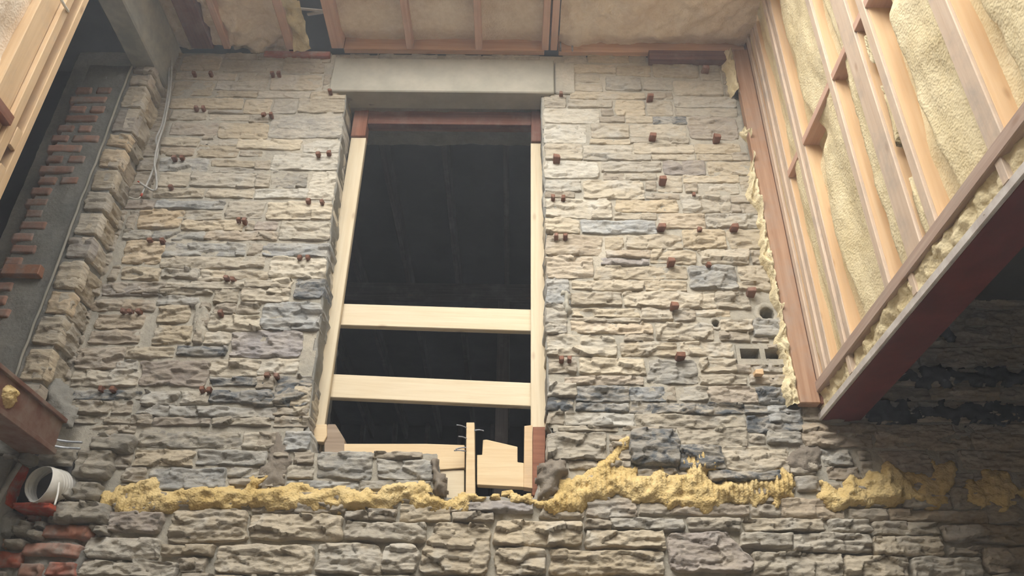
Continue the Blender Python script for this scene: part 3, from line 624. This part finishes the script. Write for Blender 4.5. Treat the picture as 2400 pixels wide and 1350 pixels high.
# ------------------------------------------------------------------ lower left: steel beam, vent, rubble and bricks
XB = -1.87
def build_left_beam():
    zt = on(0, XB, 0, 855)[2]; zb = on(0, XB, 0, 958)[2]; ye = on(0, XB, 150, 1000)[1]
    r = empty('steel_beam', (XB-.06, ye, zb))
    box('top_flange', (XB-.14, -6.15, zt-.014), (XB+.008, ye, zt+.004), 'ruststeel', r, .002, axis=1)
    box('web', (XB-.06, -6.15, zb+.0), (XB-.006, ye-.005, zt-.012), 'ruststeel', r, .002, axis=1)
    box('bottom_flange', (XB-.14, -6.15, zb-.016), (XB+.004, ye, zb+.006), 'ruststeel', r, .002, axis=1)
    for dz in (.018, .045):
        tube('threaded_rod', [(XB-.03, ye-.02, zb+dz), (XB+.02, ye+.01, zb+dz), (XB+.085, ye+.02, zb+dz)], .005, 'metal', r, 8)
    f = on(0, XB, 26, 930)
    V = []
    tag(r, 'rusty steel beam end with threaded rods at the foot of the brick pier', 'beam')
    # foam dab on the beam
    yy, zz = np.meshgrid(np.linspace(-.07, .05, 20), np.linspace(-.05, .045, 18), indexing='ij')
    d = 1-np.hypot(yy/.05+.3*fbm(yy*30, zz*30, 0, 3, 2), zz/.045); H = .02*sstep(d/.6)*(1+.4*fbm(yy*60, zz*60, 0, 5, 3))
    P = np.stack([np.where(d > 0, H, -.02), yy, zz], -1)
    setparent(link('foam_dab', gridmesh('foam_dab', P), 'foam_yellow', None, np.array([XB-.004, f[1], f[2]])), r)
build_left_beam()

def bricklump(name, k, x0, y0, x1, y1, y, depth, col, mat='brick', seed=0, parent=None, rough=.5, proud=.02):
    l = on(1, y, *cp(k, x0, (y0+y1)/2)); r = on(1, y, *cp(k, x1, (y0+y1)/2)); t = on(1, y, *cp(k, (x0+x1)/2, y0)); b = on(1, y, *cp(k, (x0+x1)/2, y1))
    P = stone_grid(r[0]-l[0], t[2]-b[2], proud, depth, seed, .008, rough)
    c = np.array([(l[0]+r[0])/2, y, (t[2]+b[2])/2])
    return setparent(link(name, gridmesh(name, P), mat, None, c, True, lin(col)[:3]+(0,)), parent)
def build_lower_left():
    # broken masonry: bricks and rubble are pieces of the pier
    B = [(-60, 820, 140, 950, (168, 108, 82)), (430, 875, 870, 1010, (164, 114, 92)), (250, 1045, 760, 1190, (166, 122, 104)), (-40, 1120, 235, 1285, (158, 86, 60)), (440, 1212, 730, 1370, (160, 104, 86)), (170, 1220, 425, 1370, (150, 112, 92)), (-40, 1000, 95, 1105, (170, 120, 90)), (260, 800, 400, 850, (160, 76, 58)), (-60, 1300, 75, 1420, (130, 124, 112))]
    for i, (x0, y0, x1, y1, c) in enumerate(B): bricklump('brick', 'M', x0, y0, x1, y1, -.02, .05, c, 'brick', 300+i, PIER, .9, .025)
    # red clay frame pieces around the vent
    for i, (x0, y0, x1, y1) in enumerate([(75, 280, 130, 700), (105, 668, 500, 735)]):
        bricklump('clay_tile', 'M', x0, y0, x1, y1, -.115, .10, (170, 74, 48), 'brick', 330+i, PIER, .5, .012)
    R = [(690, 480, 930, 660), (380, 160, 720, 360), (880, 40, 1250, 205), (700, 180, 1050, 460), (150, 850, 310, 980), (270, 930, 410, 1010), (330, 850, 450, 920), (60, 1010, 240, 1110), (870, 895, 1010, 960), (530, 670, 1010, 885), (610, 540, 700, 650)]
    for i, (x0, y0, x1, y1) in enumerate(R): bricklump('stone', 'M', x0, y0, x1, y1, -.045 if x0 < 600 else -.03, .06, (138, 132, 120), 'stone', 350+i, PIER, 1.3, .03)
    # left edge: cement cheek of the broken pier foot
    patch('rubble_fill', pc('M', [(-200, -60), (120, -40), (260, 40), (200, 220), (90, 290), (80, 700), (200, 820), (60, 1000), (-200, 900)]), 'cement', .03, .04, PIER, .010, 81, .008, 0, -.06, .015)
    patch('rubble_fill', pc('M', [(-200, 860), (300, 760), (900, 880), (760, 1040), (740, 1400), (-200, 1450)]), 'cement', .018, .03, PIER, .010, 82, .012, 0, -.005, .02)
    # dark slab standing in for the shade inside the hole behind the duct
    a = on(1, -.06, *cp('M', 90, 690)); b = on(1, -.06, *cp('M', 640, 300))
    box('recess_shade', (a[0]-.02, -.055, a[2]-.02), (b[0]+.02, -.04, b[2]+.05), 'dark', PIER, .002)
    c = on(1, -.13, *cp('M', 390, 500)); e = c+np.array([.012, .125, .025])
    d = empty('vent_duct', c)
    tube('duct_sleeve', [c, (c+e)/2, e], .072, 'pvc', d, 28, rib=.02, nrib=7, inner=.96)
    tube('collar', [c+[-.004, -.006, 0], c+[.004, .008, 0], c+[.006, .022, .004]], .075, 'pvc', d, 28, inner=.955)
    tag(d, 'white ribbed plastic vent duct sticking out of the broken masonry hole', 'duct')
    g = on(1, -.15, *cp('M', 255, 265))
    cb = empty('armored_cable', on(1, -.15, *cp('M', 120, 420)))
    p0, p1, p2 = on(1, -.2, *cp('M', -60, 720)), on(1, -.17, *cp('M', 60, 500)), on(1, -.15, *cp('M', 180, 310))
    tube('conduit', [p0, p1, p2], .011, 'cable', cb, 10, rib=.10, nrib=44)
    p3 = on(1, -.13, *cp('M', 285, 90))
    tube('conduit', [on(1, -.14, *cp('M', 262, 170)), on(1, -.135, *cp('M', 275, 130)), p3], .009, 'cable', cb, 8, rib=.10, nrib=16)
    P = stone_grid(.05, .045, .03, .03, 77, .006, .8); setparent(link('mortar_clump', gridmesh('mortar_clump', P), 'cement', None, g), cb)
    tag(cb, 'ribbed metal armored cable with a mortar clump beside the vent duct', 'cable')
    w0, w1 = on(1, -.142, *cp('M', 548, 480)), on(1, -.16, *cp('M', 508, 690))
    tag(tube('wire_stub', [w0, (w0+w1)/2+[.004, 0, 0], w1], .004, 'pvc', None, 7), 'short white wire stub hanging from the rim of the vent duct', 'wire')
build_lower_left()

# cable hanging in the corner
def build_cable():
    c = empty('hanging_cable', on(1, -.05, 385, 150))
    f = lambda y, pts: [on(1, y, *p) for p in pts]
    tube('cable_loop', f(-.06, [(352, 0), (392, 95), (402, 150), (398, 220), (385, 290), (372, 330), (365, 360), (362, 385), (366, 410), (367, 440), (358, 446), (340, 436), (328, 428)]), .0055, 'cable', c, 8)
    tube('cable_strand', f(-.05, [(346, 0), (388, 100), (396, 150), (394, 215), (380, 290), (366, 325), (370, 350), (366, 375), (352, 415), (340, 440), (331, 458)]), .0055, 'cable', c, 8)
    tube('bare_wire', f(-.05, [(331, 457), (326, 464), (315, 465), (302, 462)]), .0025, 'pvc', c, 6)
    tube('copper_tip', f(-.05, [(333, 454), (330, 460)]), .006, 'copper', c, 7)
    tube('copper_tip', f(-.06, [(342, 437), (332, 430), (323, 425)]), .0035, 'copper', c, 6)
    tag(c, 'looped grey electric cable hanging down the corner beside the pier', 'cable')
build_cable()

# ------------------------------------------------------------------ framed left wall at the top left
def build_left_frame():
    X = -1.9
    r = empty('stud_frame', (X, -1.0, 3.2)); tag(r, 'yellowish doubled wooden studs with packing blocks in front of the dark gap', 'framing')
    y0 = on(0, X, 210, 0)[1]
    z0, z1 = on(0, XB, 0, 855)[2]+.006, 5.4
    box('stud', (X-.14, y0-.034, z0), (X, y0, z1), 'pine_dusty', r, .003, axis=2)
    box('stud', (X-.07, y0-.075, z0), (X-.055, y0-.034, z1), 'pine_dusty', r, .002, axis=2)
    box('stud', (X-.14, y0-.115, z0), (X-.002, y0-.075, z1), 'pine_dusty', r, .003, axis=2)
    box('stud', (X-.16, y0-.215, z0), (X-.020, y0-.118, z1), 'pine_dusty', r, .003, axis=2)
    for (px, py) in ((32, 320), (12, 430)):
        q = on(0, X, px, py); box('packing_block', (X-.016, y0-.073, q[2]-.04), (X+.001, y0-.036, q[2]+.05), 'pine_dusty', r, .002)
    q = on(0, X, 6, 245); box('packing_block', (X-.02, y0-.30, q[2]-.045), (X+.012, y0-.118, q[2]), 'redpost', r, .002)
    # insulation behind
    ys = np.arange(-6.1, y0-.2, .02); zs = np.arange(z0, 5.6, .014); Y, Z = np.meshgrid(ys, zs, indexing='ij')
    P = np.stack([X-.05+.02*fbm(Y*9, Z*3, 0, 91, 4), Y, Z], -1)
    setparent(link('insulation_batt', gridmesh('insulation_batt', P), 'foam_pink'), r)
    c0 = on(0, X+.02, 140, -10); c1 = on(0, X+.02, 148, 8); c2 = on(0, X, 160, 27)
    tag(tube('stub_cable', [c0, c1, c2], .006, 'pvc', None, 8), 'short curved white cable end stapled to the doubled studs', 'cable')
build_left_frame()

# ------------------------------------------------------------------ framed and foamed right wall, red steel beam
XR = 1.335
def build_right_wall():
    w = empty('wall_right', (XR, -1.5, 3.1)); tag(w, 'open stud wall filled with cream spray foam above the red beam', kind='structure')
    top = 5.66
    S = [(-.110, -.070, 'stud'), (-.232, -.192, 'stud'), (-.188, -.150, 'stud'), (-.423, -.388, 'stud'), (-.466, -.430, 'stud'), (-.872, -.832, 'stud'), (-1.130, -1.030, 'stud'), (-1.244, -1.200, 'stud'), (-1.650, -1.575, 'stud'), (-2.08, -2.0, 'stud'), (-2.5, -2.46, 'stud'), (-2.95, -2.91, 'stud')]
    for i, (a, b, m) in enumerate(S):
        box('stud', (XR+(.009 if i in (1, 4) else 0), a, 3.148), (XR+.13, b, top), m, w, .003, axis=2)
        if i not in (2, 3): box('stud_side', (XR+.012, a-.003, 3.15), (XR+.128, a-.0005, top), 'orange', w, .0005, axis=2)  # thin skin on the side; its orange mixes fresh wood with warm bounced light
    # corner post in old red wood, against the stone
    a = on(1, -.04, 1705, 140); b = on(1, -.04, 1872, 950)
    box('corner_post', (1.245, -.075, 3.05), (XR-.002, -.025, 5.285), 'cornerpost', w, .004, axis=2)
    box('corner_post', (XR, -.068, 3.05), (XR+.10, -.02, 5.5), 'brownold', w, .004, axis=2)
    # blocking
    for a, b in ((-.388, -.232), (-.832, -.466), (-1.030, -.872), (-1.200, -1.130), (-1.575, -1.244), (-2.0, -1.65)):
        box('blocking', (XR+.002, a, 4.185), (XR+.10, b, 4.222), 'pinkwood', w, .002, axis=1)
    box('sole_plate', (XR-.012, -6.15, 3.102), (XR+.13, -.04, 3.15), 'plate', w, .003, axis=1)
    # foam in the bays
    bays = [(-.150, -.110), (-.388, -.232), (-.832, -.466), (-1.030, -.872), (-1.200, -1.130), (-1.575, -1.244), (-2.0, -1.650), (-2.46, -2.08), (-2.91, -2.5)]
    for i, (a, b) in enumerate(bays):
        cell = .009
        ys = np.linspace(a, b, max(8, int((b-a)/cell))); zs = np.arange(3.12, top, cell); Y, Z = np.meshgrid(ys, zs, indexing='ij')
        t = (Y-a)/(b-a)                                   # 0 near camera, 1 at the far stud
        wob = .12*fbm(Z*2.2+i*5, 0*Z, 0, 100+i, 3)
        dep = .014+(.016, .022, .045, .05, .05, .058, .058, .058, .058)[i]*sstep((t+wob-(.62 if b-a > .2 else .45))/.16)             # foam stands full then drops away from the far stud
        dep = dep+.012*fbm(Y*7, Z*3.5, i, 110+i, 3)+.0011*fbm(Y*80, Z*80, i, 120+i, 2)
        if i == 4: dep = dep+.10*sstep((.30-t+.5*fbm(Z*6, 0*Z, 0, 129, 3))/.1)
        if i in (2, 5): dep += .03*sstep(1-abs(Z-4.05-.3*(Y-a))/.12)*sstep((t-.2)/.3)
        P = np.stack([XR+np.maximum(dep, .004), Y, Z], -1)
        setparent(link('foam_panel', gridmesh('foam_panel', P), 'foam', None), w)
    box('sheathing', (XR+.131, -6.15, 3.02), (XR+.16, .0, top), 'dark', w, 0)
    # foam oozing along the corner post
    zs = np.arange(3.0, 5.3, .007); us = np.linspace(0, 1, 12); U, Z = np.meshgrid(us, zs, indexing='ij')
    wd = .034+.034*fbm(Z*8, 0*Z, 0, 131, 4)
    X = 1.25-wd*U; Y = -.055+.055*U**1.5-.030*np.sin(U*math.pi)*(1+1.2*fbm(U*5, Z*24, 0, 132, 3))
    Y = np.where(U > .99, .02, Y)
    gap = fbm(Z*4+2, 0*Z, 0, 137, 2) > -.30; k = gap[:-1, :-1]
    setparent(link('foam_seam', gridmesh('foam_seam', np.stack([X, Y, Z], -1), k), 'foam', None), w)
    # foam packed over the web of the steel beam
    ys = np.arange(-3.6, -.0, .008); zs = np.linspace(3.0125, 3.105, 14); Y, Z = np.meshgrid(ys, zs, indexing='ij')
    X = XR+.004+.012*fbm(Y*5, Z*5, 0, 141, 3)+.012*fbm(Y*26, Z*26, 0, 142, 3)
    setparent(link('foam_panel', gridmesh('foam_panel', np.stack([X, Y, Z], -1)), 'foam', None), w)
    for y in (-.42, -1.02, -1.60): box('web_stiffener', (XR-.004, y-.016, 3.022), (XR+.06, y+.016, 3.102), 'stud', w, .002)
    return w
build_right_wall()
def build_red_beam():
    r = empty('red_steel_beam', (XR+.09, -1.6, 2.995)); tag(r, 'red primed steel beam with dusty flange edge carrying the stud wall', 'beam')
    box('bottom_flange', (XR+.012, -6.15, 2.995), (1.512, -.004, 3.012), 'redsteel', r, .001, axis=1)
    box('flange_edge', (XR-.002, -6.15, 2.9945), (XR+.012, -.004, 3.026), 'dustysteel', r, .004, axis=1)
    box('web', (1.418, -6.15, 3.012), (1.428, -.004, 3.10), 'redsteel', r, .001, axis=1)
build_red_beam()

# ------------------------------------------------------------------ ceiling at the top
def build_ceiling():
    zc = 5.29
    c = empty('ceiling', (-.3, -.2, zc)); tag(c, 'exposed ceiling joists with cream foam between them', kind='structure')
    def X(px, py=60): return on(2, zc, px, py)[0]
    box('ledger', (-1.03, -.045, zc), (.15, -.008, zc+.15), 'ledger', c, .003)
    for a, b in ((-1.10, -1.03), (-.66, -.62), (-.255, -.215), (.135, .175), (.185, .225)):
        box('joist', (a, -.404, zc-.002), (b, -.046, zc+.15), 'pinkwood', c, .003, axis=1)
    box('trimmer', (-1.10, -.50, zc-.004), (.225, -.405, zc+.16), 'pinkwood', c, .003)
    def panel(x0, x1, y0, y1, z, amp, seed, mat='foam_pink', low=0.0, cell=.011, lumps=0.0):
        xs = np.arange(x0, x1+cell, cell); ys = np.arange(y0, y1+cell, cell); Xg, Yg = np.meshgrid(xs, ys, indexing='ij')
        Z = z+amp*fbm(Xg*6, Yg*6, 0, seed, 3)+low*sstep((y1-Yg)/.12)+lumps*fbm(Xg*17, Yg*17, 0, seed+3, 3)
        P = np.stack([Xg, Yg, Z], -1); return setparent(link('foam_panel', gridmesh('foam_panel', P[:, ::-1]), mat, None), c)
    for i, (a, b) in enumerate(((-1.03, -.66), (-.62, -.255), (-.215, .135))): panel(a, b, -.45, -.04, zc+.085, .012, 150+i, low=-.03)
    # right of the frame: lumpy foam on boards, old ledger below
    panel(.235, 1.34, -1.15, -.03, zc+.075, .02, 160, low=-.03, lumps=.014)
    box('ledger', (.235, -.04, zc), (1.33, -.006, zc+.14), 'ledger', c, .003)
    box('wall_plate', (.76, -.06, zc-.075), (1.245, -.004, zc-.002), 'brownold', c, .003)
    for x in (.29, .36): box('strap', (x-.05, -.048, zc-.0), (x-.04, -.04, zc+.12), 'metal', c, 0)
    # left: joists, foam lumps, open gap
    for a, b, m in ((-1.93, -1.80, 'brownold'), (-1.74, -1.70, 'pinkwood'), (-1.37, -1.32, 'pinkwood')):
        box('joist', (a, -1.2, zc+.0), (b, -.03, zc+.15), m, c, .004, axis=1)
    panel(-1.70, -1.37, -.9, .02, zc+.04, .03, 170, lumps=.02)
    panel(-1.80, -1.74, -.9, -.06, zc+.03, .03, 171, lumps=.02)
    panel(-1.32, -1.23, -.9, -.05, zc+.00, .04, 172, 'foam', lumps=.03)
    panel(-2.05, -1.93, -.9, .02, zc+.05, .03, 173, lumps=.02)
    box('brick_plate', (-1.50, -.03, zc-.045), (-1.11, .0, zc-.004), 'brick', c, .004, color=lin((150, 92, 78)))
    for i, (p, q) in enumerate((((700, 20), (772, 27)), ((720, 34), (772, 26)))):
        a = on(2, zc+.2, *p); b = on(2, zc+.2, *q); stick('batten', a, b, .02, .008, 'pvc', c)
    # roof above, open to sky; unseen edge set forward to shade the wall
    zr = 5.66
    for lo, hi in (((-4.2, -1.2, zr), (4.3, .5, zr+.1)), ((.3, -1.55, zr), (4.3, -1.2, zr+.1)), ((-4.2, -6.2, zr), (-1.95, -1.2, zr+.1)), ((1.47, -6.2, zr), (4.3, -1.55, zr+.1)), ((-1.95, -6.2, zr), (1.47, -5.6, zr+.1))):
        box('roof_board', lo, hi, 'dark', c, 0)
build_ceiling()

# ------------------------------------------------------------------ new timber frame in the opening
def build_frame():
    r = empty('opening_frame', (-.4, .14, 2.85)); tag(r, 'pale new timber frame with two guard rails inside the window opening', 'frame')
    z1 = on(1, .14, 843, 322)[2]
    box('stud', (-.955, .14, 2.66), (-.868, .178, z1), 'pine', r, .003, axis=2)
    box('stud', (.074, .14, 2.66), (.152, .178, on(1, .14, 1255, 335)[2]), 'pine', r, .003, axis=2)
    for (a, b, h) in (((800, 711), (1247, 725), .124), ((775, 876), (1247, 897), .121)):
        p, q = on(1, .18, *a), on(1, .18, *b); sl = (q[2]-p[2])/(q[0]-p[0])
        x0, x1 = -1.02, .14
        stick('guard_rail', (x0, .2, p[2]+sl*(x0-p[0])-h/2), (x1, .2, p[2]+sl*(x1-p[0])-h/2), .038, h, 'pine', r)
    zt = 4.972
    box('old_post', (-.955, .125, z1), (-.872, .20, zt), 'redpost', r, .003, axis=2)
    box('old_post', (.076, .125, on(1, .14, 1255, 335)[2]), (.15, .20, zt), 'brownold', r, .003, axis=2)
    box('header', (-.872, .135, on(1, .135, 1050, 291)[2]), (.076, .20, zt), 'brownold', r, .003)
build_frame()

# offcuts and short posts standing on the broken sill
def lumber(name, quad, y, th, mat, label, cat, nails=(), group=None, shade=None):
    """board whose front face outline (4+ photo points) lies on plane y, th thick to the back"""
    pts = [on(1, y, *p) for p in quad]; c = np.mean(pts, 0); n = len(pts)
    V = [p-c for p in pts]+[p-c+[0, th, 0] for p in pts]
    Fs = [tuple(range(n))[::-1], tuple(range(n, 2*n))]+[(i, (i+1) % n, n+(i+1) % n, n+i) for i in range(n)]
    me = mesh(name, V, Fs); bm = bmesh.new(); bm.from_mesh(me); bmesh.ops.recalc_face_normals(bm, faces=bm.faces[:])
    bmesh.ops.bevel(bm, geom=bm.edges[:], offset=.002, segments=1, affect='EDGES'); bm.to_mesh(me); bm.free()
    if not nails:
        o = link(name, me, mat, None, c, False); return tag(o, label, cat, group)
    root = empty(name, c); setparent(link('board', me, mat, None, c, False), root)
    for a, b in nails:
        p, q = on(1, y-.01, *a), on(1, y-.02, *b)
        tube('nail', [p, (p+q)/2+[0, 0, .003], q], .0028, 'nail', root, 6)
    return tag(root, label, cat, group)
lumber('sill_board', [(806, 1040), (1000, 1040), (1089, 1043), (1089, 1096), (806, 1120)], .10, .04, 'ply', 'pale pine board lying level along the bottom of the window opening', 'board')
lumber('packing_board', [(1020, 1102), (1088, 1102), (1088, 1175), (1020, 1175)], .11, .04, 'pine', 'short dusty board beneath the level pine sill board', 'board')
lumber('end_block', [(727, 996), (766, 994), (766, 1022), (758, 1036), (733, 1034), (726, 1018)], .09, .04, 'ply', 'small pine block with clipped corners beside broken stone at the frame foot', 'block')
lumber('beveled_post', [(768, 994), (786, 994), (808, 1030), (808, 1075), (760, 1075), (760, 1040)], .10, .05, 'greywood', 'grey weathered post stub with a sloping cut top on the sill', 'post')
lumber('nailed_post', [(1093, 990), (1112, 990), (1114, 1170), (1091, 1170)], .06, .085, 'ply', 'thin upright pine stub bristling with bent nails', 'post',
       nails=[((1094, 1003), (1070, 996)), ((1112, 1008), (1134, 1010)), ((1094, 1028), (1074, 1023)), ((1112, 1010), (1132, 1009)), ((1093, 1049), (1068, 1053)), ((1093, 1058), (1064, 1056))])
lumber('notched_board', [(1132, 1031), (1140, 1030), (1213, 1047), (1213, 1083), (1228, 1085), (1228, 1142), (1118, 1136), (1118, 1066), (1130, 1066)], .075, .04, 'ply', 'notched slanting pine offcut wedged between two post stubs', 'board')
lumber('pale_post', [(1229, 998), (1248, 996), (1248, 1145), (1227, 1142)], .065, .05, 'pine_dusty', 'pale post stub between notched offcut and dark reddish stub', 'post')
lumber('reddish_post', [(1249, 1000), (1279, 1000), (1277, 1090), (1262, 1165), (1247, 1160)], .07, .06, 'redpost', 'dark reddish brown post stub against the right side of the opening', 'post')
lumber('loose_chip', [(1176, 1151), (1200, 1147), (1206, 1156), (1174, 1162)], .0, .03, 'foam_yellow', 'small crumb of yellow foam lying on the broken sill', 'foam')

# ------------------------------------------------------------------ dark attic room behind the opening
def build_attic():
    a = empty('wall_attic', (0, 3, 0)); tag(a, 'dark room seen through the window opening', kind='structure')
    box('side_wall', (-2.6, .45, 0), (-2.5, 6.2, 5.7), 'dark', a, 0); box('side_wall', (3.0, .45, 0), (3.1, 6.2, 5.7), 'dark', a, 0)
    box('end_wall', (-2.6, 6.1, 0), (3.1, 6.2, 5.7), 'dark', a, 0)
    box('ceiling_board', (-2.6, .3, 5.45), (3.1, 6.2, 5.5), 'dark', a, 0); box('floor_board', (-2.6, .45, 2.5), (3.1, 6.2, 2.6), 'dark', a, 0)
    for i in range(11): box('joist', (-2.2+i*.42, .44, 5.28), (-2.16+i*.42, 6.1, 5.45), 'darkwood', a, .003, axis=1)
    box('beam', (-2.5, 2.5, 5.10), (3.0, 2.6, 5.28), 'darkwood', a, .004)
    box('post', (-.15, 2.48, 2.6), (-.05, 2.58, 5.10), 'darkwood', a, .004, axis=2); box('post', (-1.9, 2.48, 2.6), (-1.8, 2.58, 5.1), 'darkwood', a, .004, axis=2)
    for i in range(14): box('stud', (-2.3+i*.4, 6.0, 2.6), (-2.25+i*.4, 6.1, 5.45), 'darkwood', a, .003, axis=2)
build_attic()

# ------------------------------------------------------------------ the rest of the enclosure
def S(name, lo, hi, mat, label):
    return tag(box(name, lo, hi, mat, None, 0), label, kind='structure')
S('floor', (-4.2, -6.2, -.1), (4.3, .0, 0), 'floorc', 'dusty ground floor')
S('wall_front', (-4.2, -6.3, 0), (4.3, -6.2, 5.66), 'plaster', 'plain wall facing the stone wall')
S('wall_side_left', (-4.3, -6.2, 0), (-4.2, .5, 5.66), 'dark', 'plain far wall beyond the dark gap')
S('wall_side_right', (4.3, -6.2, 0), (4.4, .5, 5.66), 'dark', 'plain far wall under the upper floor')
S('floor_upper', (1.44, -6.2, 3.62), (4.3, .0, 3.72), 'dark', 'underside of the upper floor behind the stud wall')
S('wall_back_left', (-4.2, .5, 0), (-2.6, .6, 5.66), 'dark', 'wall beyond the pier coloured dark as the shade of the gap')

# ------------------------------------------------------------------ scattering volume added in the shaft for the hazy veil
def build_haze():
    m = bpy.data.materials.new('veil_haze'); m.use_nodes = True; t = m.node_tree; t.nodes.remove(t.nodes['Principled BSDF'])
    v = t.nodes.new('ShaderNodeVolumeScatter'); v.inputs['Color'].default_value = (.92, .96, 1, 1); v.inputs['Density'].default_value = .020; v.inputs['Anisotropy'].default_value = .2
    t.links.new(v.outputs[0], t.nodes['Material Output'].inputs['Volume'])
    MAT['haze'] = m
    o = box('veil_haze', (-1.78, -4.1, .1), (1.22, -.27, 5.19), 'haze', None, 0)
    tag(o, 'thin pale haze added in the air as a veil before the stone wall', 'haze', kind='stuff')
build_haze()
